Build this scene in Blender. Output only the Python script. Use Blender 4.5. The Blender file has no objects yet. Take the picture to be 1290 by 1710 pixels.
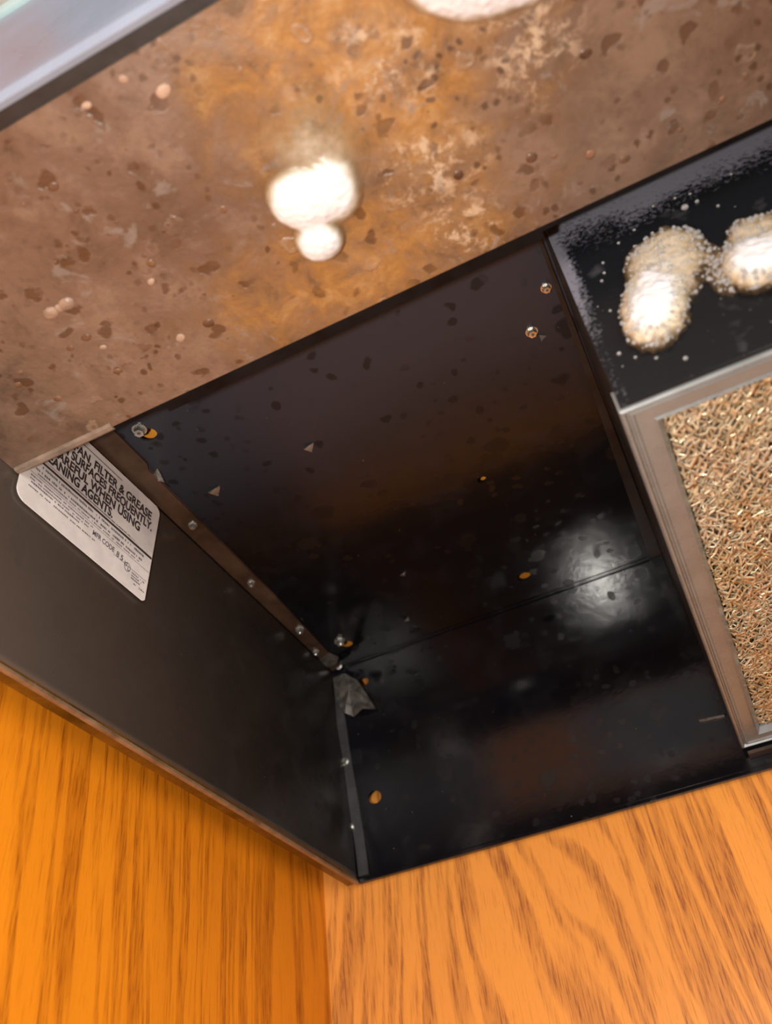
import bpy, bmesh, math, random
import numpy as np
from mathutils import Vector, Matrix, noise
random.seed(7); rng = np.random.default_rng(7)

# ------------------------------------------------------------------ frame of the place
S = 0.6            # one drawing unit (camera to the back left corner of the hood) in metres
Z0 = 1.60          # height of the hood's lower rim above the floor
F = 1459.45        # focal length in pixels of the 1290 x 1710 frame
RW = np.array([[0.89858818, 0.42592155, -0.10549938],
               [0.35716479, -0.57030173, 0.73972241],
               [0.25489723, -0.70238648, -0.66459058]])   # columns: world axes seen by the camera
CU = np.array([0.39896006, -0.85627887, -0.32805087])    # camera in drawing units
def ray(u, v): return RW.T @ np.array([u - 645, -(v - 855), -F])
def hit(u, v, axis, val):
    d = ray(u, v); return CU + (val - CU[axis]) / d[axis] * d
def yb(z):
    """the hood's back panel steps forward on its way up"""
    q = min(1, max(0, z/0.18)); return -0.0245*q*q*(3-2*q)
def hitb(u, v, off=0.0):
    z = 0.1
    for _ in range(12): z = hit(u, v, 1, yb(z) + off)[2]
    return hit(u, v, 1, yb(z) + off)
sc = bpy.context.scene
cam = bpy.data.cameras.new('camera'); co = bpy.data.objects.new('camera', cam); sc.collection.objects.link(co)
cam.sensor_fit = 'VERTICAL'; cam.sensor_height = 36; cam.lens = 36 * F / 1710
cam.clip_start = 0.01; cam.clip_end = 50
M4 = Matrix([list(r) for r in RW.T]).to_4x4(); M4.translation = Vector((CU[0]*S, CU[1]*S, CU[2]*S + Z0))
co.matrix_world = M4; sc.camera = co
cam.dof.use_dof = True; cam.dof.focus_distance = 0.43; cam.dof.aperture_fstop = 9.0

# ------------------------------------------------------------------ light
w = bpy.data.worlds.new('kitchen_daylight'); sc.world = w; w.use_nodes = True
bg = w.node_tree.nodes['Background']; bg.inputs[0].default_value = (0.90, 0.93, 1.0, 1); bg.inputs[1].default_value = 0.36
def area(name, loc, target, size, power, col, shape='DISK'):
    l = bpy.data.lights.new(name, 'AREA'); l.shape = shape; l.size = size; l.energy = power; l.color = col
    o = bpy.data.objects.new(name, l); sc.collection.objects.link(o); o.location = loc
    o.rotation_euler = (Vector(target) - Vector(loc)).to_track_quat('-Z', 'Y').to_euler(); return o
def W(x, y, z): return Vector((x*S, y*S, z*S + Z0))
# hand lamp held beside the phone; two unseen fill lights added behind it
area('hand_lamp', W(0.275, -0.87, -0.33), W(0.28, -0.15, 0.05), 0.020, 1.75, (1.0, 0.95, 0.88))
area('oak_fill', (1.7, -2.3, 1.25), (0.3, 0.0, 1.45), 1.1, 34, (1.0, 0.95, 0.88), 'SQUARE')  # unseen light added to brighten the oak without lighting the hood's underside
area('overhead_fill', (1.0, -1.9, 2.35), (0.6, -0.6, 1.0), 0.6, 12, (0.92, 0.96, 1.0))  # unseen overhead light added to brighten the room
sc.view_settings.view_transform = 'Standard'; sc.view_settings.look = 'None'
sc.view_settings.gamma = 1; sc.view_settings.use_curve_mapping = False
sc.view_settings.exposure = 0.0

# ------------------------------------------------------------------ material helpers
class NT:
    def __init__(s, name):
        s.m = bpy.data.materials.new(name); s.m.use_nodes = True; s.t = s.m.node_tree
        s.b = s.t.nodes['Principled BSDF']; s.tc = s.t.nodes.new('ShaderNodeTexCoord')
    def n(s, typ, **kw):
        nd = s.t.nodes.new(typ)
        for k, v in kw.items(): setattr(nd, k, v)
        return nd
    def l(s, a, b): s.t.links.new(a, b)
    def put(s, sock, v):
        if isinstance(v, (int, float)): sock.default_value = v
        elif isinstance(v, (tuple, list)): sock.default_value = tuple(v) + ((1,) if len(v) == 3 and len(sock.default_value) == 4 else ())
        else: s.l(v, sock)
    def map(s, scale=(1,1,1), loc=(0,0,0), rot=(0,0,0), src=None):
        m = s.n('ShaderNodeMapping'); s.l(src or s.tc.outputs['Object'], m.inputs[0])
        m.inputs['Scale'].default_value = scale; m.inputs['Location'].default_value = loc; m.inputs['Rotation'].default_value = rot
        return m.outputs[0]
    def warp(s, scale, amp):
        n = s.n('ShaderNodeTexNoise'); s.l(s.tc.outputs['Object'], n.inputs['Vector']); n.inputs['Scale'].default_value = scale; n.inputs['Detail'].default_value = 3
        a = s.n('ShaderNodeVectorMath', operation='SUBTRACT'); s.l(n.outputs[1], a.inputs[0]); a.inputs[1].default_value = (.5, .5, .5)
        b = s.n('ShaderNodeVectorMath', operation='SCALE'); s.l(a.outputs[0], b.inputs[0]); b.inputs[3].default_value = amp
        c = s.n('ShaderNodeVectorMath', operation='ADD'); s.l(s.tc.outputs['Object'], c.inputs[0]); s.l(b.outputs[0], c.inputs[1]); return c.outputs[0]
    def noise(s, vec, scale, detail=4, rough=0.5, dist=0):
        n = s.n('ShaderNodeTexNoise'); s.l(vec, n.inputs['Vector']); n.inputs['Scale'].default_value = scale
        n.inputs['Detail'].default_value = detail; n.inputs['Roughness'].default_value = rough; n.inputs['Distortion'].default_value = dist
        return n.outputs[0]
    def vor(s, vec, scale, feat='F1', rand=1):
        n = s.n('ShaderNodeTexVoronoi', feature=feat); s.l(vec, n.inputs['Vector']); n.inputs['Scale'].default_value = scale
        n.inputs['Randomness'].default_value = rand; return n
    def ramp(s, fac, stops, interp='LINEAR'):
        r = s.n('ShaderNodeValToRGB'); s.put(r.inputs[0], fac); r.color_ramp.interpolation = interp
        e = r.color_ramp.elements
        while len(e) < len(stops): e.new(0.5)
        for i, (p, c) in enumerate(stops):
            e[i].position = p
            e[i].color = (c, c, c, 1) if isinstance(c, (int, float)) else tuple(c) + (1,)
        return r.outputs[0]
    def mix(s, fac, a, b, mode='MIX'):
        m = s.n('ShaderNodeMix', data_type='RGBA', blend_type=mode); s.put(m.inputs[0], fac); s.put(m.inputs[6], a); s.put(m.inputs[7], b)
        return m.outputs[2]
    def math(s, op, a, b=0.0, c=0.0, clamp=False):
        m = s.n('ShaderNodeMath', operation=op, use_clamp=clamp); s.put(m.inputs[0], a); s.put(m.inputs[1], b); s.put(m.inputs[2], c)
        return m.outputs[0]
    def xyz(s, src=None):
        x = s.n('ShaderNodeSeparateXYZ'); s.l(src or s.tc.outputs['Object'], x.inputs[0]); return x.outputs
    def mr(s, v, a, b, c=0.0, d=1.0):
        m = s.n('ShaderNodeMapRange', interpolation_type='SMOOTHSTEP'); s.put(m.inputs[0], v)
        for i, q in enumerate((a, b, c, d)): m.inputs[i+1].default_value = q
        return m.outputs[0]
    def bump(s, h, strength=0.3, dist=0.001):
        b = s.n('ShaderNodeBump'); s.put(b.inputs['Height'], h); b.inputs['Strength'].default_value = strength; b.inputs['Distance'].default_value = dist
        s.l(b.outputs[0], s.b.inputs['Normal'])
    def done(s, color=None, rough=None, metal=None, **kw):
        if color is not None: s.put(s.b.inputs['Base Color'], color)
        if rough is not None: s.put(s.b.inputs['Roughness'], rough)
        if metal is not None: s.put(s.b.inputs['Metallic'], metal)
        for k, v in kw.items(): s.put(s.b.inputs[k.replace('_', ' ')], v)
        return s.m

def m_black(name='black_enamel', spots=0.6, base=(0.004, 0.004, 0.005), haze=(0.018, 0.018, 0.024), brown=(0.008, 0.005, 0.004), rr=(0.115, 0.17), front=None, fcol=(0.027, 0.026, 0.032), spec=0.5, dull=0):
    t = NT(name); o = t.tc.outputs['Object']
    big = t.noise(o, 9, 5, 0.6); fine = t.noise(o, 160, 3, 0.7); mid = t.noise(o, 45, 4, 0.6, 0.4)
    c = t.mix(t.ramp(big, [(0.42, 0.0), (0.7, 1.0)]), base, brown)
    c = t.mix(t.math('MULTIPLY', t.ramp(mid, [(0.5, 0.0), (0.75, 1.0)]), 0.30), c, haze)
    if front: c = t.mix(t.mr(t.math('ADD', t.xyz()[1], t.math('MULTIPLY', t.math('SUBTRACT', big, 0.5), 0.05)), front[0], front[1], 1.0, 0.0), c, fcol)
    warp = t.warp(75, 0.010)
    v = t.vor(t.map(src=warp), 30).outputs[0]; v2 = t.vor(t.map(loc=(3, 1, 2), src=warp), 105).outputs[0]; v4 = t.vor(t.map(loc=(1, 4, 2), src=warp), 62).outputs[0]
    sp = t.math('MAXIMUM', t.math('MAXIMUM', t.ramp(v, [(0.17, 1.0), (0.22, 0.0)]), t.ramp(v4, [(0.15, 1.0), (0.2, 0.0)])), t.math('MULTIPLY', t.ramp(v2, [(0.20, 1.0), (0.26, 0.0)]), t.ramp(big, [(0.45, 0.0), (0.6, 1.0)])))
    c = t.mix(t.math('MULTIPLY', sp, spots), c, (0.004, 0.004, 0.004))
    dust = t.vor(t.map(loc=(5, 5, 5)), 260).outputs[0]
    c = t.mix(t.math('MULTIPLY', t.ramp(dust, [(0.05, 1.0), (0.09, 0.0)]), t.ramp(fine, [(0.6, 0.0), (0.7, 0.7)])), c, (0.35, 0.33, 0.3))
    r = t.math('ADD', t.mr(mid, 0.3, 0.75, rr[0], rr[1]), t.math('MULTIPLY', sp, 0.15))
    t.bump(t.math('ADD', t.math('MULTIPLY', mid, 0.6), t.math('MULTIPLY', fine, 0.25)), 0.12, 0.0012)
    if dull: spec = t.mr(t.math('ADD', t.xyz()[1], t.math('MULTIPLY', big, 0.05)), -0.20, -0.09, dull, 0.62); r = t.math('ADD', r, t.mr(t.xyz()[1], -0.2, -0.1, 0.10, 0.0))
    return t.done(c, r, 0.0, Specular_IOR_Level=spec if dull else t.math('SUBTRACT', spec, t.math('MULTIPLY', sp, spots*0.45*spec/0.5)))

def m_simple(name, col, rough, metal=0.0, nz=0.25, sc_=60, **kw):
    t = NT(name); o = t.tc.outputs['Object']
    f = t.noise(o, sc_, 5, 0.65)
    c = t.mix(t.ramp(f, [(0.35, 0.0), (0.7, 1.0)]), tuple(x*(1-nz) for x in col), tuple(min(1, x*(1+nz)) for x in col))
    t.bump(f, 0.1, 0.0006)
    return t.done(c, t.mr(f, 0.3, 0.7, rough*0.8, min(1, rough*1.25)), metal, **kw)

def m_panel():
    """underside of the hood's front: black enamel under a baked brown grease film that the cleaner is dissolving"""
    t = NT('greasy_brown_enamel'); o = t.tc.outputs['Object']; X, Y, Z = t.xyz()
    big = t.noise(o, 8, 4, 0.6, 0.3); mid = t.noise(o, 42, 8, 0.68, 0.3); fine = t.noise(o, 190, 5, 0.75)
    c = t.ramp(big, [(0.30, (0.112, 0.062, 0.041)), (0.50, (0.145, 0.086, 0.057)), (0.70, (0.187, 0.117, 0.078))])
    c = t.mix(t.math('MULTIPLY', t.ramp(mid, [(0.50, 0.0), (0.62, 1.0)]), 0.5), c, (0.253, 0.160, 0.106))
    c = t.mix(t.math('MULTIPLY', t.ramp(mid, [(0.34, 1.0), (0.46, 0.0)]), 0.6), c, (0.080, 0.050, 0.034))
    c = t.mix(t.math('MULTIPLY', t.ramp(fine, [(0.35, 1.0), (0.5, 0.0)]), 0.25), c, (0.066, 0.041, 0.027))
    def zone(u, v, r0, r1, sx=1.0, sy=1.0, wob=0.09):
        q = hit(u, v, 2, 0.15)*S; x, y, _ = t.xyz(t.map(loc=(-q[0]*sx, -q[1]*sy, 0), scale=(sx, sy, 1)))
        rad = t.math('SQRT', t.math('ADD', t.math('MULTIPLY', x, x), t.math('MULTIPLY', y, y)))
        return t.mr(t.math('ADD', rad, t.math('MULTIPLY', t.math('SUBTRACT', mid, 0.5), wob)), r0, r1, 1.0, 0.0)
    # ochre grease softened by the cleaner, around the foam and running to the rear edge
    z1 = t.math('MAXIMUM', zone(590, 60, 0.015, 0.075), t.math('MULTIPLY', zone(620, 420, 0.01, 0.07, 0.8, 1.5), 0.8))
    och = t.noise(o, 70, 8, 0.72, 0.4)
    c = t.mix(t.math('MULTIPLY', z1, t.ramp(och, [(0.36, 0.25), (0.56, 0.9)])), c, (0.40, 0.19, 0.045))
    c = t.mix(t.math('MULTIPLY', z1, t.ramp(och, [(0.55, 0.0), (0.68, 0.8)])), c, (0.431, 0.274, 0.128))
    c = t.mix(t.math('MULTIPLY', z1, t.ramp(och, [(0.30, 0.8), (0.42, 0.0)])), c, (0.122, 0.064, 0.021))
    # cream froth flecks drying beside the foam
    z2 = t.math('MAXIMUM', t.math('MAXIMUM', zone(725, 275, 0.004, 0.030, 1, 1.4, 0.03), zone(640, 105, 0.004, 0.026, 1, 1, 0.03)), t.math('MAXIMUM', zone(880, 60, 0.002, 0.03, 1, 1, 0.03), zone(770, 370, 0.002, 0.022, 1, 1, 0.03)))
    fl = t.noise(t.map(loc=(3, 3, 0)), 150, 8, 0.75, 0.3)
    c = t.mix(t.math('MULTIPLY', z2, t.ramp(fl, [(0.50, 0.0), (0.60, 0.75)])), c, (0.618, 0.456, 0.306))
    # grey bare patches, rings and spots
    gp = t.noise(t.map(loc=(4, 2, 0)), 62, 5, 0.65, 0.8)
    c = t.mix(t.ramp(gp, [(0.61, 0.0), (0.67, 0.6)]), c, (0.234, 0.192, 0.166))
    warp = t.warp(110, 0.011)
    v = t.vor(t.map(src=warp), 85); big2 = t.noise(t.map(loc=(1, 7, 0)), 16, 3, 0.6)
    dk = t.math('MULTIPLY', t.ramp(v.outputs[0], [(0.20, 1.0), (0.27, 0.0)]), t.ramp(big2, [(0.44, 0.0), (0.54, 1.0)]))
    c = t.mix(t.math('MULTIPLY', dk, 0.75), c, (0.084, 0.036, 0.015))
    v2 = t.vor(t.map(loc=(2.3, 1.1, 0), src=warp), 64)
    lt = t.math('MULTIPLY', t.ramp(v2.outputs[0], [(0.07, 0.3), (0.13, 1.0), (0.18, 1.0), (0.22, 0.0)]), t.ramp(big2, [(0.40, 1.0), (0.50, 0.0)]))
    c = t.mix(t.math('MULTIPLY', lt, 0.5), c, (0.309, 0.210, 0.141))
    v3 = t.vor(t.map(loc=(9, 1, 0), src=t.warp(200, 0.004)), 190).outputs[0]
    c = t.mix(t.math('MULTIPLY', t.ramp(v3, [(0.20, 1.0), (0.3, 0.0)]), t.ramp(t.noise(o, 25, 3, 0.6), [(0.48, 0.0), (0.60, 0.8)])), c, (0.071, 0.032, 0.014))
    h = t.math('ADD', t.math('MULTIPLY', mid, 1.0), t.math('ADD', t.math('MULTIPLY', dk, -0.3), t.math('ADD', t.math('MULTIPLY', lt, 0.5), t.math('MULTIPLY', z2, fl))))
    t.bump(t.math('ADD', h, t.math('MULTIPLY', fine, 0.3)), 0.5, 0.0016)
    return t.done(c, t.mr(mid, 0.3, 0.7, 0.26, 0.5), 0.0, Specular_IOR_Level=0.55)

def m_oak(name, light, dark, along=(1, 0), cathedral=0.0, seed=0.0):
    """oak veneer, grain upright"""
    t = NT(name); X, Y, Z = t.xyz()
    h = t.math('ADD', t.math('MULTIPLY', X, float(along[0])), t.math('MULTIPLY', Y, float(along[1])))
    cb = t.n('ShaderNodeCombineXYZ'); t.l(h, cb.inputs[0]); t.l(Z, cb.inputs[2]); cb.inputs[1].default_value = seed
    v = cb.outputs[0]
    warp = t.math('MULTIPLY', t.math('SUBTRACT', t.noise(t.map(scale=(2.2, 1, 0.75), src=v), 2.2, 2, 0.4), 0.5), 0.14)
    wig = t.math('MULTIPLY', t.math('SUBTRACT', t.noise(t.map(scale=(30, 1, 14), src=v), 2.0, 3, 0.6), 0.5), 0.0035)
    hh = t.math('ADD', h, t.math('ADD', t.math('MULTIPLY', warp, 1.0 + cathedral), wig))
    cb2 = t.n('ShaderNodeCombineXYZ'); t.l(hh, cb2.inputs[0]); t.l(t.math('MULTIPLY', Z, 0.05), cb2.inputs[2]); cb2.inputs[1].default_value = seed + 1
    rings = t.noise(cb2.outputs[0], 110, 2, 0.7)
    coarse = t.noise(cb2.outputs[0], 22, 2, 0.5)
    pores = t.noise(t.map(scale=(330, 1, 16), src=v), 3.0, 3, 0.7)
    brk = t.noise(t.map(scale=(120, 1, 26), src=v), 2.0, 2, 0.6)
    line = t.math('MULTIPLY', t.ramp(rings, [(0.40, 1.0), (0.46, 0.65), (0.52, 0.0)]), t.ramp(brk, [(0.30, 0.55), (0.5, 1.0)]))
    pit = t.ramp(pores, [(0.40, 1.0), (0.52, 0.0)])
    c = t.mix(t.ramp(coarse, [(0.3, 0.0), (0.7, 1.0)]), light, tuple(a*0.75 + b*0.25 for a, b in zip(light, dark)))
    c = t.mix(t.math('MULTIPLY', line, t.math('ADD', 0.45, t.math('MULTIPLY', pit, 0.55))), c, dark)
    c = t.mix(t.math('MULTIPLY', t.ramp(pores, [(0.30, 1.0), (0.46, 0.0)]), 0.45), c, dark)
    t.bump(t.math('SUBTRACT', 1.0, t.math('MULTIPLY', line, pit)), 0.10, 0.0006)
    return t.done(c, t.mr(pores, 0.3, 0.7, 0.34, 0.46), 0.0, Specular_IOR_Level=0.3)

def m_foam(name, amp=0.5, bmp=0.35, nsc=220, a1=0.36, wh=0.80):
    t = NT(name); o = t.tc.outputs['Object']
    a = t.n('ShaderNodeAttribute', attribute_name='thick'); th = a.outputs['Fac']
    cells = t.vor(o, 900, 'DISTANCE_TO_EDGE').outputs[0]; nz = t.noise(o, nsc, 5, 0.6)
    tt = t.math('ADD', th, t.math('MULTIPLY', t.math('SUBTRACT', nz, 0.5), 0.5))
    c = t.ramp(tt, [(0.04, (0.40, 0.24, 0.10)), (0.22, (0.46, 0.35, 0.22)), (wh*0.62, (0.56, 0.49, 0.38)), (wh, (0.76, 0.76, 0.78))])
    al = t.mr(tt, 0.02, a1, 0.10, 1.0)
    t.bump(t.math('ADD', t.math('MULTIPLY', cells, 0.8), nz), bmp, 0.0007)
    m = t.done(c, 0.35, 0.0, Alpha=al, Subsurface_Weight=0.35, Subsurface_Scale=0.004)
    t.b.inputs['Subsurface Radius'].default_value = (1, 0.8, 0.6); return m

def m_mist():
    """box front: black enamel with a grey dried mist of cleaner on its upper and left edge"""
    t = NT('misted_black_enamel'); o = t.tc.outputs['Object']; X, Y, Z = t.xyz()
    sp = t.noise(o, 560, 3, 0.6); sp2 = t.noise(o, 190, 4, 0.7, 0.2); lo = t.noise(o, 30, 4, 0.6)
    up = t.mr(t.math('ADD', Z, t.math('MULTIPLY', t.math('SUBTRACT', lo, 0.5), 0.03)), 0.080, 0.125)
    lf = t.mr(X, 0.2485, 0.258, 1.0, 0.0)
    lf = t.math('MULTIPLY', lf, t.mr(Z, 0.03, 0.09, 0.35, 0.95))
    m = t.math('MAXIMUM', up, lf)
    th = t.math('SUBTRACT', t.math('ADD', m, t.math('MULTIPLY', t.math('SUBTRACT', sp2, 0.5), 0.5)), 0.42)
    mask = t.mr(t.math('ADD', th, t.math('MULTIPLY', t.math('SUBTRACT', sp, 0.5), 1.3)), -0.05, 0.45)
    c = t.mix(mask, (0.009, 0.010, 0.012), (0.17, 0.17, 0.205))
    smear = t.ramp(t.noise(t.map(loc=(3, 0, 1)), 60, 3, 0.5, 0.1), [(0.62, 0.0), (0.72, 0.22)])
    c = t.mix(smear, c, (0.16, 0.16, 0.18))
    drp = t.vor(t.map(loc=(2, 2, 2)), 300).outputs[0]
    c = t.mix(t.math('MULTIPLY', t.ramp(drp, [(0.09, 1.0), (0.16, 0.0)]), t.ramp(sp2, [(0.55, 0.0), (0.62, 0.8)])), c, (0.3, 0.31, 0.33))
    t.bump(t.math('ADD', mask, sp), 0.25, 0.0006)
    return t.done(c, t.math('ADD', 0.22, t.math('MULTIPLY', mask, 0.45)), 0.0, Specular_IOR_Level=0.28)

BLACK = m_black(front=(-0.275, -0.15), dull=0.22, fcol=(0.032, 0.033, 0.043))  # fcol paints a reflection of the surroundings into the front's colour
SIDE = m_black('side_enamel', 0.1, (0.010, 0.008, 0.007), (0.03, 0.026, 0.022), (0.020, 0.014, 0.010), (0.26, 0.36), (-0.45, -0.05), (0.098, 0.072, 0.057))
BACKM = m_black('back_enamel', 0.15, (0.004, 0.004, 0.006), (0.016, 0.016, 0.02), (0.006, 0.004, 0.004), (0.115, 0.165), spec=0.65)
BROWNED = m_simple('browned_enamel', (0.055, 0.030, 0.018), 0.35, 0.0, 0.45, 40)
DARK = m_simple('dark_edge_enamel', (0.016, 0.012, 0.010), 0.45, 0.0, 0.4)
PANEL = m_panel()
HEM = m_simple('worn_hem', (0.24, 0.17, 0.125), 0.4, 0.0, 0.3, 90)
MIST = m_mist()
ALU = m_simple('dull_aluminium', (0.25, 0.265, 0.265), 0.28, 0.35, 0.12, 45)
ALUB = m_simple('bright_aluminium', (0.78, 0.76, 0.70), 0.25, 0.9, 0.1, 80)
STEEL = m_simple('screw_steel', (0.62, 0.60, 0.56), 0.28, 0.9, 0.3, 300)
SEAL = m_simple('grey_sealed_tab', (0.11, 0.095, 0.085), 0.4, 0.3, 0.5, 160)
FASCIA = m_simple('blue_grey_painted_steel', (0.31, 0.365, 0.47), 0.30, 0.0, 0.10, 18)
TEAL = m_simple('pale_teal_glow', (0.50, 0.72, 0.74), 0.25, 0.0, 0.08, 20)
RIM = m_simple('rim_steel', (0.13, 0.055, 0.006), 0.25, 0.2, 0.6, 28)  # amber base colour paints in the oak's reflection
RIMEDGE = m_simple('rim_worn_edge', (0.30, 0.20, 0.12), 0.35, 0.4, 0.4, 60)
OAKL = m_oak('oak_left', (0.78, 0.255, 0.010), (0.34, 0.085, 0.004), (0, 1), 0.0, 3.0)
OAKB = m_oak('oak_back', (0.80, 0.315, 0.055), (0.29, 0.09, 0.025), (1, 0), 0.5, 8.0)
OAKC = m_simple('oak_cabinet', (0.80, 0.30, 0.03), 0.5, 0.0, 0.2, 30)
WHITE = m_simple('matt_white', (0.72, 0.74, 0.74), 0.8, 0.0, 0.03, 10)
TILE = m_simple('floor_vinyl', (0.30, 0.24, 0.18), 0.5, 0.0, 0.2, 4)
PAPER = m_simple('label_paper', (0.80, 0.73, 0.70), 0.55, 0.0, 0.13, 50)
INK = m_simple('label_ink', (0.055, 0.035, 0.035), 0.6, 0.0, 0.3, 200)
INK2 = m_simple('faded_ink', (0.17, 0.14, 0.15), 0.6, 0.0, 0.3, 200)
FOAM = m_foam('cleaner_foam'); SMOOTH = m_foam('melting_foam', 0.12, 0.08, 60, 0.55, 0.58)
t = NT('bubble_film'); BUB = t.done((0.85, 0.85, 0.85), 0.08, 0.0, Transmission_Weight=0.75, IOR=1.25)
def m_mesh():
    t = NT('greasy_filter_mesh'); o = t.tc.outputs['Object']; f = t.noise(o, 40, 4, 0.6); g = t.noise(o, 420, 3, 0.6)
    c = t.mix(t.ramp(f, [(0.4, 0.0), (0.62, 1.0)]), (0.86, 0.75, 0.56), (0.80, 0.63, 0.38))
    c = t.mix(t.ramp(g, [(0.4, 0.0), (0.65, 0.8)]), c, (0.34, 0.25, 0.14))
    return t.done(c, t.mr(g, 0.3, 0.7, 0.22, 0.42), 0.45)
FMESH = m_mesh()

# ------------------------------------------------------------------ object helpers
def link(name, me, mat, parent=None, smooth=False):
    o = bpy.data.objects.new(name, me); sc.collection.objects.link(o); o.parent = parent
    me.materials.clear(); me.materials.append(mat)
    if smooth: me.polygons.foreach_set('use_smooth', [True]*len(me.polygons))
    return o
def from_bm(name, bm, mat, parent=None, smooth=False):
    bmesh.ops.recalc_face_normals(bm, faces=bm.faces)
    me = bpy.data.meshes.new(name); bm.to_mesh(me); bm.free(); return link(name, me, mat, parent, smooth)
def tag(o, label, cat, group=None, kind=None):
    o['label'] = label
    if cat: o['category'] = cat
    if group: o['group'] = group
    if kind: o['kind'] = kind
    return o
def slab(bm, pts, n):
    """plate: corner points (drawing units) pushed along n (drawing units)"""
    a = [bm.verts.new(Vector(p)*S) for p in pts]; b = [bm.verts.new((Vector(p)+Vector(n))*S) for p in pts]
    bm.faces.new(a); bm.faces.new(b[::-1]); k = len(a)
    for i in range(k): bm.faces.new((a[i], a[(i+1) % k], b[(i+1) % k], b[i]))
def box(bm, x0, x1, y0, y1, z0, z1):
    slab(bm, [(x0,y0,z0),(x1,y0,z0),(x1,y1,z0),(x0,y1,z0)], (0,0,z1-z0))
def bevel(bm, w):
    bmesh.ops.bevel(bm, geom=bm.edges[:], offset=w, segments=2, affect='EDGES', profile=0.7)
def sweep(bm, prof, a, b, up):
    """extrude a closed profile [(along n, along up)] from a to b (drawing units)"""
    a, b, up = Vector(a), Vector(b), Vector(up); n = (b-a).normalized().cross(up)
    r0 = [bm.verts.new((a + n*p + up*q)*S) for p, q in prof]; r1 = [bm.verts.new((b + n*p + up*q)*S) for p, q in prof]
    k = len(prof); bm.faces.new(r0[::-1]); bm.faces.new(r1)
    for i in range(k): bm.faces.new((r0[i], r0[(i+1) % k], r1[(i+1) % k], r1[i]))
def punched(name, bm, holes, mat, parent):
    """plate with round holes; holes = [(centre, axis, radius, squash)] in drawing units"""
    o = from_bm(name, bm, mat, parent)
    c = bmesh.new()
    for ce, ax, r, sq in holes:
        m = Matrix.Translation(Vector(ce)*S) @ Vector(ax).to_track_quat('Z', 'X').to_matrix().to_4x4() @ Matrix.Diagonal((1, sq, 1, 1))
        bmesh.ops.create_cone(c, cap_ends=True, segments=24, radius1=r*S, radius2=r*S, depth=0.02, matrix=m)
    co_ = from_bm('cutter', c, mat, parent)
    md = o.modifiers.new('holes', 'BOOLEAN'); md.object = co_; md.solver = 'EXACT'
    dg = bpy.context.evaluated_depsgraph_get(); me = bpy.data.meshes.new_from_object(o.evaluated_get(dg))
    o.modifiers.clear(); old = o.data; o.data = me; bpy.data.meshes.remove(old)
    cm = co_.data; bpy.data.objects.remove(co_); bpy.data.meshes.remove(cm)
    return o

# ------------------------------------------------------------------ the setting
H = 0.245
def struct(name, bm, mat, label=None):
    o = from_bm(name, bm, mat); o['kind'] = 'structure'
    if label: o['label'] = label
    return o
bm = bmesh.new(); slab(bm, [(-0.047, 0.010, -1.9), (-0.040, -2.2, -1.9), (-0.040, -2.2, 0.9), (-0.047, 0.010, 0.9)], (-0.03, 0, 0))
o = struct('wall_left', bm, OAKL, 'orange oak veneer panel on the left below the hood, upright grain'); o.location.z = Z0
bm = bmesh.new(); slab(bm, [(-0.077, 0.010, -1.9), (2.6, 0.010, -1.9), (2.6, 0.010, 0.9), (-0.077, 0.010, 0.9)], (0, 0.03, 0))
o = struct('wall_back', bm, OAKB, 'light oak veneer panel behind and below the hood, arched grain'); o.location.z = Z0
bm = bmesh.new(); box(bm, -0.1, 4, -4, 0.05, 0, -0.05)
o = struct('floor', bm, TILE, 'brown kitchen floor'); 
bm = bmesh.new(); box(bm, -0.1, 4, -4, 0.05, 2.45/S, 2.5/S)
o = struct('ceiling', bm, WHITE, 'white kitchen ceiling')

# oak wall cabinet over the hood (its bottom shows through the punched holes)
cab = bpy.data.objects.new('wall_cabinet', None); sc.collection.objects.link(cab); cab.location = (0, 0, Z0)
tag(cab, 'oak wall cabinet above the hood, seen only through its punched holes', 'cabinet')
bm = bmesh.new(); box(bm, -0.038, 1.30, -0.50, 0.008, 0.262, 0.285); from_bm('cabinet_bottom', bm, OAKC, cab)
bm = bmesh.new(); box(bm, -0.038, -0.010, -0.50, 0.008, 0.286, 0.85); from_bm('cabinet_side', bm, OAKC, cab)
bm = bmesh.new(); box(bm, 1.272, 1.30, -0.50, 0.008, 0.286, 0.85); from_bm('cabinet_side', bm, OAKC, cab)
for k in range(2):
    bm = bmesh.new(); box(bm, -0.036 + k*0.669, 0.630 + k*0.668, -0.53, -0.502, 0.266, 0.85); bevel(bm, 0.002)
    d = from_bm('door', bm, OAKC, cab)

# ------------------------------------------------------------------ range hood
HW = 1.27
hood = bpy.data.objects.new('range_hood', None); sc.collection.objects.link(hood); hood.location = (0, 0, Z0)
tag(hood, 'black enamelled range hood seen from below, greasy brown front underside', 'range hood')
T = 0.0022
# top panel, with punched holes
hp = [(247, 726, .0083, .85), (805, 801, .0048, .8), (875, 963, .0083, .85), (578, 1077, .0085, .9)]
bm = bmesh.new(); slab(bm, [(0, -0.74, H), (HW, -0.74, H), (HW, -0.02, H), (0, -0.02, H)], (0, 0, T))
holes = [(tuple(hit(u, v, 2, H)), (0, 0, 1), r, s) for u, v, r, s in hp]
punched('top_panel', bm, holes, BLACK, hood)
bm = bmesh.new(); LB = yb(H); NB = 40
A = [[bm.verts.new(Vector((x, yb((H-0.0005)*k/NB)+d, (H-0.0005)*k/NB))*S) for k in range(NB+1)] for x in (0, HW) for d in (0, T)]
for k in range(NB):
    for p, q in ((0, 2), (2, 3), (3, 1), (1, 0)): bm.faces.new((A[p][k], A[q][k], A[q][k+1], A[p][k+1]))
for k in (0, NB): bm.faces.new((A[0][k], A[2][k], A[3][k], A[1][k]))
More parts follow.
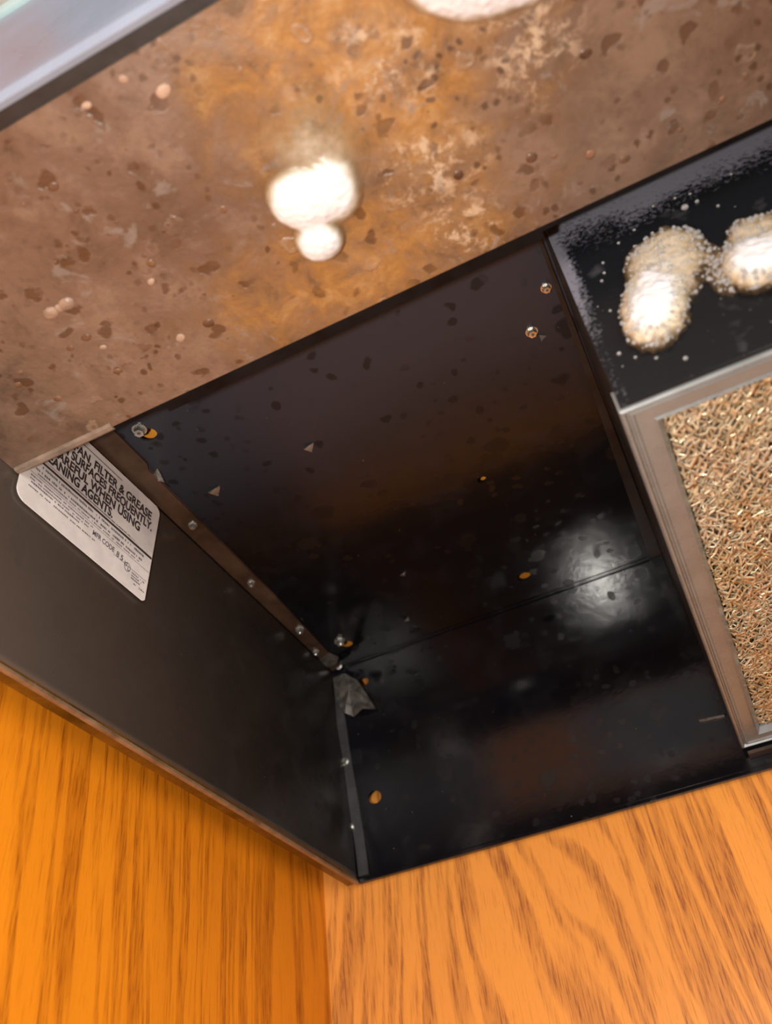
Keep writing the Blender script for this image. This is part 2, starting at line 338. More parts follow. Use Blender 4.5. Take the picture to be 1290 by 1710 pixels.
holes = [(tuple(hitb(u, v)), (0, 1, 0), r, s) for u, v, r, s in [(626, 1331, .0068, 1.15), (606, 1139, .0062, 1.2)]]
back = punched('back_panel', bm, holes, BACKM, hood)
back.data.polygons.foreach_set('use_smooth', [abs(p.normal.y) > 0.9 for p in back.data.polygons])
back.data.set_sharp_from_angle(angle=0.6)
# side panels: gridded sheet, buckled near the rear corner
def side(xs, name='side_panel'):
    bm = bmesh.new(); NY, NZ = 90, 40; V = {}
    for i in range(NY+1):
        y = -0.735*(i/NY)
        zb = 0 if y > -0.575 else (-0.575-y)/0.16*0.145      # lower edge rises to the front
        for j in range(NZ+1):
            z = zb + (H-0.001-zb)*j/NZ
            b = 0.0035*math.exp(-((y+0.035)/0.02)**2-((z-0.05)/0.03)**2) - 0.003*math.exp(-((y+0.05)/0.018)**2-((z-0.085-y*0.6)/0.02)**2)
            b += 0.003*math.exp(-((y+0.022)/0.012)**2-((z-0.12)/0.05)**2)
            b += 0; yb = -0.1*z; b += 0.0014*noise.noise(Vector((y*9, z*9, 1)))
            e = min(1, -y/0.01, z/0.01, (H-z)/0.02); V[i, j] = bm.verts.new(Vector((xs[0]+b*e*xs[1], y, z))*S)
    for i in range(NY):
        for j in range(NZ): bm.faces.new((V[i,j], V[i+1,j], V[i+1,j+1], V[i,j+1]))
    r = bmesh.ops.extrude_face_region(bm, geom=bm.faces[:])
    for v in r['geom']:
        if isinstance(v, bmesh.types.BMVert): v.co.x -= xs[1]*0.003*S
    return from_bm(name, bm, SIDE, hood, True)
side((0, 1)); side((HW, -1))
# rims: outward turned flange with a pale worn edge under each side
for x0, s in ((0, -1), (HW, 1)):
    bm = bmesh.new()
    pts = [(x0, -0.575, 0), (x0, 0, 0), (x0+s*0.014, 0, 0), (x0+s*0.0145, -0.575, 0)]
    slab(bm, pts, (0, 0, -0.0025)); 
    slab(bm, [(x0, -0.735, 0.145), (x0, -0.575, 0), (x0+s*0.0145, -0.575, 0), (x0+s*0.0145, -0.735, 0.145)], (0, 0.0015, -0.0025))
    from_bm('side_rim', bm, RIM, hood)
    bm = bmesh.new(); sweep(bm, [(0,0),(0.0042*1,0),(0.0042,0.0022),(0,0.0022)], (x0+0.0035*s if s<0 else x0+0.0005, -0.575, -0.0044), (x0+0.0035*s if s<0 else x0+0.0005, 0, -0.0044), (0,0,1))
    from_bm('rim_edge', bm, RIMEDGE, hood)
bm = bmesh.new(); sweep(bm, [(0,-0.003),(0.005,-0.003),(0.005,0.0015),(0.002,0.003),(0,0.0015)], (0, 0.0022, -0.001), (HW, 0.0022, -0.001), (0,0,1)); bevel(bm, 0.0004)
from_bm('rear_rim', bm, BACKM, hood)
# folded flanges
bm = bmesh.new(); slab(bm, [(0.0005, -0.70, H-0.0035), (0.0265, -0.70, H-0.0035), (0.0255, -0.425, H-0.0035), (0.0215, -0.42, H-0.0035), (0.020, -0.19, H-0.0035), (0.014, -0.034, H-0.0035), (0.0005, -0.027, H-0.0035)], (0, 0, 0.0028)); bevel(bm, 0.0004)
from_bm('top_flange', bm, BROWNED, hood)
bm = bmesh.new(); slab(bm, [(0,0,0),(1,0,0),(1,0,1),(0,0,1)], (0,1,0)); bm.clear()
fw = lambda z: 0.0125 if z < 0.16 else 0.0125 - (z-0.16)*0.06
A = [[bm.verts.new(Vector((x or fw(z), yb(z)+d, z))*S) for z in [0.003+0.218*k/20 for k in range(21)]] for x in (0.0008, None) for d in (-0.0026, -0.0004)]
for k in range(20):
    for p, q in ((0, 2), (2, 3), (3, 1), (1, 0)): bm.faces.new((A[p][k], A[q][k], A[q][k+1], A[p][k+1]))
for k in (0, 20): bm.faces.new((A[0][k], A[2][k], A[3][k], A[1][k]))
from_bm('corner_flange', bm, m_black('grey_worn_enamel', 0.1, (0.035, 0.034, 0.036), (0.10, 0.10, 0.10), (0.05, 0.045, 0.042), (0.2, 0.35)), hood)
# crumpled grey sealing tab in the upper rear corner
bm = bmesh.new(); outline = [(556, 1132), (575, 1124), (598, 1137), (612, 1158), (628, 1184), (606, 1183), (590, 1196), (576, 1190), (562, 1172)]
cpt = bm.verts.new(Vector(hitb(583, 1150, -0.009))*S); ring = []
for k, (u, v) in enumerate(outline): ring.append(bm.verts.new(Vector(hitb(u, v, -0.0035 - 0.006*(k % 2)))*S))
for k in range(len(ring)): bm.faces.new((cpt, ring[k], ring[(k+1) % len(ring)]))
bmesh.ops.subdivide_edges(bm, edges=bm.edges[:], cuts=2, use_grid_fill=True)
for v in bm.verts: v.co += Vector((0, noise.noise(v.co*160)*0.0016, 0))
r = bmesh.ops.extrude_face_region(bm, geom=bm.faces[:])
for v in r['geom']:
    if isinstance(v, bmesh.types.BMVert): v.co.y += 0.0008
from_bm('sealing_tab', bm, SEAL, hood)
bm = bmesh.new(); slab(bm, [tuple(hit(u, v, 2, H-0.004)) for u, v in ((532, 1104), (548, 1092), (566, 1100), (560, 1112), (540, 1116))], (0, 0, 0.003)); bevel(bm, 0.0003)
from_bm('corner_tab', bm, SEAL, hood)
# front underside tray: flat sheet with a rolled pale hem at its left rear and a near-black strip along its rear edge
PZ = 0.15; YR, YF = -0.5375, -0.733
bm = bmesh.new(); NX, NYY = 120, 24; V = {}
for i in range(NX+1):
    for j in range(NYY+1):
        x = 0.001 + (HW-0.002)*i/NX; y = YF + (YR-YF)*j/NYY
        V[i, j] = bm.verts.new(Vector((x, y, PZ + 0.0012*noise.noise(Vector((x*5, y*5, 4)))*min(1, j/3, (NYY-j)/3)))*S)
for i in range(NX):
    for j in range(NYY): bm.faces.new((V[i,j], V[i+1,j], V[i+1,j+1], V[i,j+1]))
r = bmesh.ops.extrude_face_region(bm, geom=bm.faces[:])
for v in r['geom']:
    if isinstance(v, bmesh.types.BMVert): v.co.z += 0.003*S
from_bm('front_underside', bm, PANEL, hood, False)
bm = bmesh.new(); sweep(bm, [(0, 0), (0.0035, 0.0), (0.005, 0.003), (0.005, 0.008), (0, 0.008)], (0.088, YR, PZ), (HW, YR, PZ), (0, 0, 1)); 
sweep(bm, [(0, 0), (0.009, 0.0), (0.010, 0.004), (0.010, 0.012), (0, 0.012)], (0.13, YR+0.0001, PZ+0.0002), (0.41, YR+0.0001, PZ+0.0002), (0, 0, 1))
for v in bm.verts: v.co.y = 2*YR*S - v.co.y if v.co.y < YR*S - 1e-6 else v.co.y
from_bm('rear_strip', bm, m_simple('rear_strip_black', (0.006, 0.004, 0.004), 0.6, 0.0, 0.4, 60, Specular_IOR_Level=0.15), hood)
bm = bmesh.new(); sweep(bm, [(-0.004, 0), (-0.002, -0.0018), (0.0015, -0.0018), (0.003, 0.0), (0.003, 0.004), (-0.004, 0.004)], (0.002, YR-0.001, PZ-0.0002), (0.088, YR-0.001, PZ-0.0002), (0, 0, 1)); bevel(bm, 0.0003)
from_bm('rolled_hem', bm, HEM, hood, True)
# groove and fascia of the front; added band above paints the teal glow
bm = bmesh.new(); slab(bm, [(0, YF, PZ+0.002), (HW, YF, PZ+0.002), (HW, YF-0.0085, PZ+0.002), (0, YF-0.0085, PZ+0.002)], (0, 0, 0.012)); from_bm('groove', bm, DARK, hood)
bm = bmesh.new(); prof = [(0.0, 0.004)]
YFa = YF - 0.008
bm = bmesh.new(); slab(bm, [(-0.002, YFa, 0.151), (-0.002, YFa-0.004, 0.1485), (-0.002, YFa-0.0075, 0.152), (-0.002, YFa-0.008, 0.160), (-0.002, YFa-0.008, 0.300), (-0.002, YFa, 0.300)], (HW+0.004, 0, 0)); bevel(bm, 0.0005)
from_bm('front_fascia', bm, FASCIA, hood)
bm = bmesh.new(); slab(bm, [(-0.003, YFa+0.002, 0.301), (-0.003, YFa-0.011, 0.301), (-0.003, YFa-0.013, 0.306), (-0.003, YFa-0.011, 0.375), (-0.003, YFa+0.002, 0.375)], (HW+0.006, 0, 0)); bevel(bm, 0.0006)
from_bm('added_glow_band', bm, TEAL, hood)
bm = bmesh.new(); box(bm, -0.002, HW+0.002, YFa+0.0005, -0.535, 0.249, 0.300); from_bm('upper_housing', bm, FASCIA, hood)

# blower housing: open-bottomed box, with flanges on the top and back panel
BX0, BX1, BY, BZ = 0.4125, 0.8575, -0.500, 0.022
bm = bmesh.new(); slab(bm, [(BX0, BY, BZ-0.004), (BX1, BY, BZ-0.004), (BX1, BY, H-0.0005), (BX0+0.001, BY, H-0.0005)], (0, 0.0025, 0)); bevel(bm, 0.0004)
from_bm('housing_front', bm, MIST, hood)
for x, s in ((BX0, 1), (BX1, -1)):
    bm = bmesh.new(); slab(bm, [(x, BY+0.003, 0.0335), (x-0.002*s, -0.0026, 0.0335), (x-0.002*s, LB-0.0008, H-0.0008), (x, BY+0.003, H-0.0008)], (s*0.0022, 0, 0))
    from_bm('housing_side', bm, DARK, hood)
    bm = bmesh.new(); slab(bm, [(x-s*0.0025, BY+0.01, H-0.003), (x-s*0.0045, BY+0.01, H-0.003), (x-s*0.0158, LB-0.001, H-0.003), (x-s*0.0025, LB-0.001, H-0.003)], (0, 0, 0.0025)); bevel(bm, 0.0003)
    from_bm('housing_flange', bm, DARK, hood)
    bm = bmesh.new(); A = [[bm.verts.new(Vector((xx, yb(z)+d, z))*S) for z in [0.056+(H-0.060)*k/20 for k in range(21)]] for xx in (x-s*0.0162, x-s*0.0025) for d in (-0.0028, -0.0004)]
    for k in range(20):
        for p, q in ((0, 2), (2, 3), (3, 1), (1, 0)): bm.faces.new((A[p][k], A[q][k], A[q][k+1], A[p][k+1]))
    for k in (0, 20): bm.faces.new((A[0][k], A[2][k], A[3][k], A[1][k]))
    from_bm('back_flange', bm, BACKM, hood)
bm = bmesh.new(); slab(bm, [tuple(hitb(u, v, -0.0035)) for u, v in ((1168, 1202), (1210, 1193), (1211, 1197), (1169, 1206))], (0, 0.003, 0))
from_bm('tab_edge', bm, SEAL, hood)
# seam strip along the fold between top and back
bm = bmesh.new(); sweep(bm, [(0,0),(0.0016,0),(0.0016,0.0016),(0,0.0016)], (0.02, LB-0.0018, H-0.0022), (BX0-0.001, LB-0.0018, H-0.0022), (0,0,1)); bevel(bm, 0.0002)
from_bm('seam_strip', bm, BACKM, hood)
# filter support ledge inside box rear
bm = bmesh.new(); box(bm, BX0+0.002, BX1-0.002, -0.013, -0.001, BZ-0.012, BZ-0.009); from_bm('filter_ledge', bm, BROWNED, hood)

# screws and rivets
def screw(u, v, axis, val, r, hexed=True, n=None):
    p = hitb(u, v, val) if axis == 1 else hit(u, v, axis, val); n = Vector(n)
    bm = bmesh.new(); q = n.to_track_quat('Z', 'X').to_matrix().to_4x4(); L = r*S
    bmesh.ops.create_cone(bm, cap_ends=True, segments=16, radius1=L*1.25, radius2=L*1.25, depth=L*0.25, matrix=Matrix.Translation((0,0,L*0.12)))
    bmesh.ops.create_cone(bm, cap_ends=True, segments=6 if hexed else 14, radius1=L, radius2=L*0.85, depth=L*1.0, matrix=Matrix.Translation((0,0,L*0.7)))
    bmesh.ops.create_cone(bm, cap_ends=True, segments=8, radius1=L*0.35, radius2=L*0.1, depth=L*0.4, matrix=Matrix.Translation((0,0,L*1.35)))
    bmesh.ops.transform(bm, matrix=q, verts=bm.verts)
    o = from_bm('screw', bm, STEEL, hood); o.location = Vector(p)*S; return o
for (u, v, ax, val, r, nn) in [
    (233, 716, 2, H, .0052, (0,0,-1)), (567, 1069, 2, H, .0050, (0.2,0,-1)), (322, 876, 2, H-.0035, .0036, (0,0,-1)), (420, 973, 2, H-.0035, .0036, (0,0,-1)),
    (501, 1050, 2, H-.0035, .0046, (0,0,-1)), (528, 1088, 2, H-.0035, .0034, (0,0,-1)), (888, 553, 2, H, .0042, (0,0,-1)), (912, 480, 2, H, .0036, (0,0,-1)),
    (577, 1272, 1, -.0022, .0038, (0,-1,0)), (585, 1381, 1, -.0022, .0040, (0,-1,0)), (566, 1112, 1, -.004, .0034, (0,-1,-.5)), (577, 1455, 1, -.0022, .002, (0,-1,0))]:
    screw(u, v, ax, val, r, True, nn)
# small punched triangular barbs in the top panel
for (u, v, k) in ((263, 794, 1.2), (360, 817, 1.1), (517, 745, .9), (674, 957, .6), (680, 1033, .6), (905, 562, .5)):
    p = hit(u, v, 2, H-0.0002); bm = bmesh.new()
    a = [Vector((-0.006, -0.003, 0)), Vector((0.007, -0.004, 0)), Vector((0.001, 0.006, -0.004))]
    slab(bm, [tuple(q*k) for q in a], (0, 0, -0.0008)); o = from_bm('punched_barb', bm, STEEL if k > .8 else SEAL, hood); o.location = Vector(p)*S
    o.rotation_euler.z = 0.5 + u
# grease beads standing on the front underside
bm = bmesh.new()
for k in range(170):
    x = 0.02 + random.random()*1.2; y = YF + 0.01 + random.random()*(YR-YF-0.02); r = (0.0005 + random.random()**4*0.0016)
    m = Matrix.Translation(Vector((x, y, PZ))*S) @ Matrix.Diagonal((r*(0.8+random.random()*.7), r, r*0.22, 1))
    bmesh.ops.create_icosphere(bm, subdivisions=2, radius=1, matrix=m)
o = from_bm('grease_beads', bm, m_simple('grease_bead', (0.17, 0.085, 0.045), 0.38, 0.0, 0.6, 60), hood, True); o['kind'] = 'stuff'
bm = bmesh.new()
for (u, v, r) in ((85, 522, .0042), (112, 508, .0044), (100, 515, .003), (60, 50, .003), (207, 133, .002), (273, 152, .0035), (253, 471, .0022), (302, 564, .0026), (172, 580, .002), (145, 177, .002)):
    if u == 60: continue
    m = Matrix.Translation(Vector(hit(u, v, 2, PZ))*S) @ Matrix.Diagonal((r*S*1.3, r*S, r*S*0.45, 1)); bmesh.ops.create_icosphere(bm, subdivisions=2, radius=1, matrix=m)
for v in bm.verts: v.co += noise.noise_vector(v.co*300)*0.0006
o = from_bm('grease_crumbs', bm, m_simple('pale_crumb', (0.36, 0.24, 0.17), 0.5, 0.0, 0.3, 60), hood); o['kind'] = 'stuff'

# ------------------------------------------------------------------ warning label on the left side panel
def yz(u, v): p = hit(u, v, 0, 0.0022); return np.array([p[1], p[2]])
TR, BR = yz(267, 852), yz(240, 1006); BLp = yz(24, 826); TLv = yz(150, 742)
edge_dir = (TLv - TR)/np.linalg.norm(TLv - TR); TL = TR + edge_dir*abs(BLp[0]-TR[0]+0.0)
def lab(u, v, d=0.0):
    p = (1-u)*(1-v)*BLp + u*(1-v)*BR + u*v*TR + (1-u)*v*TL
    return Vector((0.0022 + d, p[0], p[1]))*S
bm = bmesh.new(); pts = []
for cx, cy, a0 in ((0.07, 0.09, 180), (0.975, 0.03, 270), (0.95, 0.93, 0), (0.07, 0.91, 90)):
    rx, ry = (0.07, 0.09) if cx < 0.5 else ((0.025, 0.03) if cy < .5 else (0.05, 0.07))
    for k in range(7):
        a = math.radians(a0 + 15*k); pts.append((cx + rx*math.cos(a), cy + ry*math.sin(a)))
a = [bm.verts.new(lab(u, v)) for u, v in pts]; b = [bm.verts.new(lab(u, v, 0.0008)) for u, v in pts]
bm.faces.new(a); bm.faces.new(b)
for i in range(len(a)): bm.faces.new((a[i], a[(i+1) % len(a)], b[(i+1) % len(a)], b[i]))
label = from_bm('warning_label', bm, PAPER, hood); label['label'] = 'white printed cleaning notice stuck on the side panel'
def lab_text(txt, u1, v0, h, width, mat=INK, bold=0.0, right=True, name='label_text'):
    cu = bpy.data.curves.new('t', 'FONT'); cu.body = txt; cu.offset = bold
    ob = bpy.data.objects.new('t', cu); sc.collection.objects.link(ob); dg = bpy.context.evaluated_depsgraph_get()
    me = bpy.data.meshes.new_from_object(ob.evaluated_get(dg)); bpy.data.objects.remove(ob)
    xs = [v.co.x for v in me.vertices]; x0, x1 = min(xs), max(xs)
    for v in me.vertices:
        s = (v.co.x-x0)/(x1-x0); s = u1 - width*(1-s) if right else u1 + width*s
        v.co = lab(s, v0 + v.co.y/0.70*h, 0.0011)
    return link(name, me, mat, label)
lab_text('CLEAN FAN, FILTER & GREASE', 0.935, 0.80, 0.085, 1.02*0.86, bold=0.035)
lab_text('LADEN SURFACES FREQUENTLY.', 0.955, 0.695, 0.085, 1.03*0.86, bold=0.035)
lab_text('BE CAREFUL WHEN USING', 0.86, 0.59, 0.085, 0.80, bold=0.035)
lab_text('CLEANING AGENTS.', 0.64, 0.49, 0.085, 0.575, bold=0.035)
def bar(u0, u1, v0, v1, mat, name='label_rule'):
    bm = bmesh.new(); n = 8; A = [bm.verts.new(lab(u0+(u1-u0)*i/n, v0, .0011)) for i in range(n+1)]; B = [bm.verts.new(lab(u0+(u1-u0)*i/n, v1, .0011)) for i in range(n+1)]
    for i in range(n): bm.faces.new((A[i], A[i+1], B[i+1], B[i]))
    return from_bm(name, bm, mat, label)
bar(0.02, 0.995, 0.425, 0.447, INK); bar(0.05, 0.66, 0.925, 0.935, INK2); bar(0.08, 0.84, 0.462, 0.466, INK2)
bar(0.05, 0.99, 0.285, 0.288, INK2); bar(0.70, 0.98, 0.185, 0.188, INK2)
bm = bmesh.new()                                   # rows of print too small to read
rows = [(0.12, 0.93, 0.385, .022, 1), (0.08, 0.92, 0.335, .020, 1), (0.10, 0.90, 0.305, .012, 0), (0.06, 0.52, 0.255, .012, 0), (0.06, 0.50, 0.225, .012, 0), (0.07, 0.42, 0.195, .016, 0), (0.06, 0.55, 0.155, .012, 0), (0.86, 0.97, 0.155, .012, 0), (0.86, 0.96, 0.13, .012, 0), (0.86, 0.95, 0.105, .014, 0), (0.88, 0.98, 0.07, .012, 0), (0.35, 0.8, 0.465, .010, 0)]
for u0, u1, v0, h, k in rows:
    u = u0
    while u < u1:
        wd = 0.004 + random.random()*0.008
        if random.random() < 0.82:
            q = [bm.verts.new(lab(a_, b_, .0011)) for a_, b_ in ((u, v0), (min(u+wd, u1), v0), (min(u+wd, u1), v0+h*(.5+random.random()*.5)), (u, v0+h))]; bm.faces.new(q)
        u += wd + 0.003
o = from_bm('fine_print', bm, INK2, label); o['kind'] = 'stuff'
lab_text('MFR CODE', 0.70, 0.200, 0.045, 0.175, INK2, .02); lab_text('8 5', 0.775, 0.190, 0.05, 0.055, INK2, .02)
bm = bmesh.new()
for k in range(24):
    a0, a1 = 2*math.pi*k/24, 2*math.pi*(k+1)/24; c = (0.818, 0.175)
    f_ = lambda a, r: bm.verts.new(lab(c[0]+r*0.9*math.cos(a), c[1]+r*1.35*math.sin(a), .0011))
    bm.faces.new((f_(a0, .030), f_(a1, .030), f_(a1, .026), f_(a0, .026)))
from_bm('round_mark', bm, INK2, label)
lab_text('U', 0.813, 0.172, 0.04, 0.022, INK2, .02); lab_text('L', 0.838, 0.150, 0.04, 0.016, INK2, .02)

# ------------------------------------------------------------------ aluminium grease filter
filt = bpy.data.objects.new('grease_filter', None); sc.collection.objects.link(filt); filt.location = W(0.635, -0.258, 0.017)
tag(filt, 'silver framed aluminium mesh grease filter on the right under the hood', 'filter')
fx0, fx1, fy0, fy1 = 0.411-0.635, 0.859-0.635, -0.4970+0.258, -0.014+0.258
prof = [(0.000, 0.016), (0.000, 0.000), (0.0010, -0.0012), (0.0024, -0.0012), (0.0032, 0.0012), (0.0044, 0.0012), (0.0052, -0.0004), (0.0064, -0.0004), (0.0075, 0.0010), (0.0165, 0.0014), (0.0180, 0.0002), (0.0215, 0.0055), (0.0215, 0.016)]
cor = [(fx0, fy0, 1, 1), (fx1, fy0, -1, 1), (fx1, fy1, -1, -1), (fx0, fy1, 1, -1)]
for k in range(4):
    A, B = cor[k], cor[(k+1) % 4]; bm = bmesh.new()
    ra = [bm.verts.new(Vector((A[0]+A[2]*p, A[1]+A[3]*p, q))*S) for p, q in prof]; rb = [bm.verts.new(Vector((B[0]+B[2]*p, B[1]+B[3]*p, q))*S) for p, q in prof]
    for i in range(len(prof)):
        j = (i+1) % len(prof); bm.faces.new((ra[i], ra[j], rb[j], rb[i]))
    bm.faces.new(ra); bm.faces.new(rb[::-1])
    from_bm('frame_rail', bm, ALU, filt)
# expanded metal: crumpled layers of three-sided strands
mx0, mx1, my0, my1 = (fx0+0.0205)*S, (fx1-0.0205)*S, (fy0+0.0205)*S, (fy1-0.0205)*S
VV, FF, base = [], [], 0
for L in range(4):
    px, py = 0.0031, 0.0044; ang = (0.0, 0.35, -0.3, 0.9)[L]; ca, sa = math.cos(ang), math.sin(ang)
    R_ = 0.24; nx, ny = int(2*R_/px), int(2*R_/py)
    I, J = np.meshgrid(np.arange(nx), np.arange(ny*2), indexing='ij')
    gx = (I + 0.5*(J % 2))*px - R_; gy = J*py*0.5 - R_
    gx = gx + rng.normal(0, 0.0008, gx.shape); gy = gy + rng.normal(0, 0.0009, gx.shape)
    x = gx*ca - gy*sa; y = gx*sa + gy*ca
    z = 0.0044 + L*0.0012 + rng.normal(0, 0.00042, gx.shape) + 0.0008*np.sin(x*160+L)*np.sin(y*130+2*L)
    P = np.stack([x, y, z], -1); par = (np.arange(ny*2-1) % 2)
    A = np.concatenate([P[:-1, :-1][:, :].reshape(-1, 3), P[:-1, :-1].reshape(-1, 3)])
    up = P[:-1, 1:].reshape(-1, 3)
    # neighbours on the next row: one straight, one to the side that the row offset gives
    side_ = np.where(par[None, :, None] == 1, P[1:, 1:], np.concatenate([P[:1, 1:], P[:-2, 1:]], 0)).reshape(-1, 3)
    B = np.concatenate([up, side_])
    ok = (A[:, 0] > mx0) & (A[:, 0] < mx1) & (A[:, 1] > my0) & (A[:, 1] < my1) & (B[:, 0] > mx0) & (B[:, 0] < mx1) & (B[:, 1] > my0) & (B[:, 1] < my1)
    A, B = A[ok], B[ok]; d = B-A; ln = np.linalg.norm(d, axis=1, keepdims=True); ok = ln[:, 0] < 0.006; A, B, d = A[ok], B[ok], (d/ln)[ok]
    n1 = np.cross(d, [0, 0, 1.0]); n1 /= np.linalg.norm(n1, axis=1, keepdims=True); n2 = np.cross(d, n1)
    th = rng.random((len(A), 1))*6.28; wd = 0.00055 + rng.random((len(A), 1))*0.00065; hh = 0.00022
    c1 = n1*np.cos(th)+n2*np.sin(th); c2 = -n1*np.sin(th)+n2*np.cos(th)
    off = [c1*wd, -c1*wd*0.8 + c2*hh, -c1*wd*0.3 - c2*hh]
    vv = np.stack([A+off[0], A+off[1], A+off[2], B+off[0], B+off[1], B+off[2]], 1).reshape(-1, 3)
    k = np.arange(len(A))[:, None]*6 + base
    ff = np.concatenate([k+np.array([[0, 1, 4, 3]]), k+np.array([[1, 2, 5, 4]]), k+np.array([[2, 0, 3, 5]])])
    VV.append(vv); FF.append(ff); base += len(vv)
VV = np.concatenate(VV); FF = np.concatenate(FF)
me = bpy.data.meshes.new('wire_mesh'); me.vertices.add(len(VV)); me.vertices.foreach_set('co', VV.ravel().astype(np.float32))
me.loops.add(FF.size); me.loops.foreach_set('vertex_index', FF.ravel().astype(np.int32))
me.polygons.add(len(FF)); me.polygons.foreach_set('loop_start', (np.arange(len(FF))*4).astype(np.int32)); me.update(); me.validate()
o = link('wire_mesh', me, FMESH, filt); o['kind'] = 'stuff'; o['label'] = 'crumpled greasy gold expanded metal mesh'
bm = bmesh.new(); box(bm, fx0+0.006, fx1-0.006, fy0+0.006, fy1-0.006, 0.0165, 0.0185)
from_bm('backing_sheet', bm, m_simple('dark_grease_core', (0.06, 0.035, 0.015), 0.5, 0.3, 0.5, 200), filt)

# ------------------------------------------------------------------ cleaner foam
def foam(label, group, axis, val, sgn, blobs, height, bubbles=0, fuzz=0.25, seed=0, mat=None):
    """dome-shaped foam clinging to a plane; blobs = [(u, v, radius_px_long, radius_px_short, tilt, weight)]"""
    fu, fv = {2: (0, 1), 1: (0, 2)}[axis]
    B = []
    for (u, v, a, b, tilt, wt) in blobs:
        c = hit(u, v, axis, val)
        e1 = hit(u + a*math.cos(tilt), v + a*math.sin(tilt), axis, val) - c; e2 = hit(u - b*math.sin(tilt), v + b*math.cos(tilt), axis, val) - c
        Mx = np.array([[e1[fu], e2[fu]], [e1[fv], e2[fv]]])*S; B.append((np.array([c[fu], c[fv]])*S, np.linalg.inv(Mx), wt, max(np.abs(Mx).sum(1))))
    lo = np.min([b[0]-b[3]*1.3 for b in B], 0); hi = np.max([b[0]+b[3]*1.3 for b in B], 0); st = max((hi-lo))/150
    nx, ny = [int(q)+2 for q in (hi-lo)/st]; cen = (lo+hi)/2
    base3 = Vector((0, 0, 0)); base3[fu] = cen[0]; base3[fv] = cen[1]; base3[axis] = val*S
    bm = bmesh.new(); lay = bm.verts.layers.float.new('thick'); V = {}; TH = {}
    for i in range(nx):
        for j in range(ny):
            p = lo + st*np.array([i, j]); q = Vector((p[0], p[1], seed))
            wob = fuzz*(noise.noise(q*120)*0.6 + noise.noise(q*420)*0.4)
            f = 0.0
            for c, Mi, wt, _ in B:
                d = Mi @ (p-c); f = max(f, 0) + 0.0; r2 = float(d@d)
                f = (f**3 + (wt*max(0.0, 1-r2-wob))**3)**(1/3) if f > 0 or r2 < 1.4 else f
            if f > 0.0008:
                h = height*math.sqrt(min(f, 1.6))*(1 + 0.05*noise.noise(q*500))
                co_ = Vector((0, 0, 0)); co_[fu] = p[0]; co_[fv] = p[1]; co_[axis] = val*S + sgn*h
                V[i, j] = bm.verts.new(co_ - base3); TH[i, j] = min(f, 1)
    for (i, j) in list(V):
        if (i+1, j) in V and (i, j+1) in V and (i+1, j+1) in V: bm.faces.new((V[i,j], V[i+1,j], V[i+1,j+1], V[i,j+1]))
    loose = [v for v in bm.verts if not v.link_faces]
    vals = {}
    for k_, v in V.items():
        if v.link_faces: vals[v] = TH[k_]
    for v in loose: bm.verts.remove(v)
    # close to the sheet: extrude the border down to the plane
    for v, q in vals.items(): v[lay] = q
    be = [e for e in bm.edges if len(e.link_faces) == 1]
    r = bmesh.ops.extrude_edge_only(bm, edges=be)
    for v in r['geom']:
        if isinstance(v, bmesh.types.BMVert): v.co[axis] = -base3[axis] + val*S; v[lay] = 0.02
    bmesh.ops.holes_fill(bm, edges=[e for e in bm.edges if len(e.link_faces) == 1], sides=0)
    o = from_bm('foam_blob', bm, mat or FOAM, None, True); o.location = base3 + Vector((0, 0, Z0))
    tag(o, label, 'foam', group)
    if bubbles:
        keys = [k_ for k_ in V if 0.02 < TH[k_] < 0.75]; random.shuffle(keys); bb = bmesh.new()
        for k_ in keys[:bubbles]:
            p = lo + st*np.array(k_); r = 0.0003 + random.random()**2*0.0007
            h = height*math.sqrt(TH[k_]); c = Vector((0, 0, 0)); c[fu] = p[0]; c[fv] = p[1]; c[axis] = val*S + sgn*h; c -= base3
            bmesh.ops.create_icosphere(bb, subdivisions=2, radius=r, matrix=Matrix.Translation(c))
        q = from_bm('bubbles', bb, BUB, o, True); q['kind'] = 'stuff'
    return o
R90 = math.pi/2
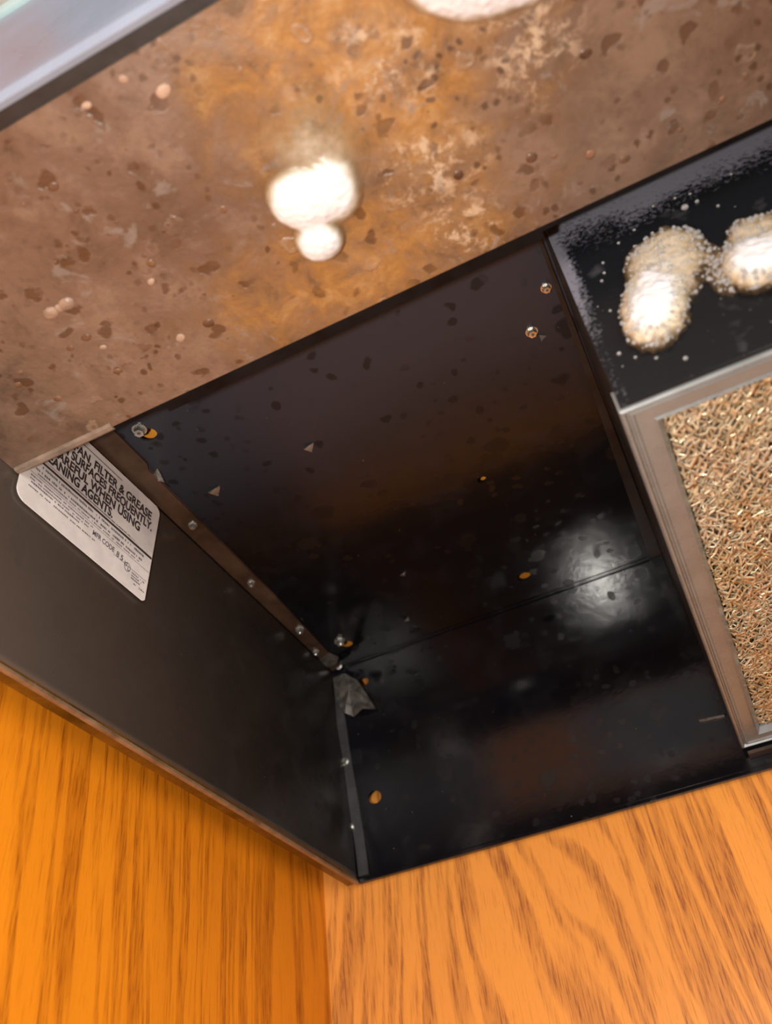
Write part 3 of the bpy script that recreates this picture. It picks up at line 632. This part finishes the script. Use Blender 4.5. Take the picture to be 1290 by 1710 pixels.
foam('white foam dome with tan runny tail on the brown front underside', None, 2, PZ, -1,
     [(505, 325, 66, 56, 0.25, 1.15), (532, 392, 46, 42, 0, 0.95), (552, 310, 58, 66, 0, 0.80), (515, 235, 100, 84, 1.35, 0.30), (560, 250, 70, 60, 1.3, 0.22)], 0.0085, 0, 0.10, 1, SMOOTH)
foam('large white foam patch cut by the top edge of the picture', None, 2, PZ, -1,
     [(790, -55, 135, 92, -0.15, 1.1), (730, -30, 70, 52, 0, 0.6), (860, -40, 80, 52, 0, 0.7)], 0.010, 0, 0.08, 2, SMOOTH)
foam('tall bubbly foam patch with tan rim on the black housing front, left one', None, 1, BY-0.0002, -1,
     [(1096, 518, 72, 60, -1.1, 1.05), (1112, 458, 78, 66, -1.2, 0.50), (1140, 420, 46, 40, 0, 0.30), (1080, 455, 40, 50, 0, .3), (1180, 440, 50, 34, 0, .14)], 0.0075, 420, 0.30, 3)
foam('bubbly white foam patch on the black housing front at the right frame edge', None, 1, BY-0.0002, -1,
     [(1262, 450, 62, 44, 0.0, 1.1), (1330, 440, 80, 60, 0, 1.0), (1255, 405, 44, 40, 0, 0.35), (1290, 390, 50, 34, 0, .3), (1215, 460, 34, 36, 0, .16)], 0.0075, 420, 0.30, 4)
# loose droplets of cleaner on the housing front
drops = [(1145, 349, 7), (1165, 338, 4), (1153, 325, 3), (1128, 332, 3), (1092, 345, 3), (1060, 385, 3), (1008, 440, 3), (1010, 457, 3), (1034, 407, 3), (1006, 470, 3), (1035, 592, 4), (1062, 598, 3), (1097, 599, 3), (1146, 600, 4), (1222, 292, 3), (1200, 345, 3), (1020, 520, 3)]
for u, v, r in drops:
    c = Vector(hit(u, v, 1, BY))*S; rr = r*0.00020
    bm = bmesh.new(); bmesh.ops.create_icosphere(bm, subdivisions=2, radius=rr, matrix=Matrix.Diagonal((1, .8, 1, 1)))
    o = from_bm('cleaner_droplet', bm, BUB, None, True); o.location = c + Vector((0, -rr*0.6, Z0))
    tag(o, 'largest round droplet above the tall foam patch on the black housing front' if r == 7 else 'tiny clear droplet on black metal %s' % ('between the tall foam patch and the filter frame' if v > 585 else 'above the two foam patches, below the grey mist' if v < 350 else 'left of the tall foam patch'), 'droplet', 'cleaner droplets around the foam on the housing front')
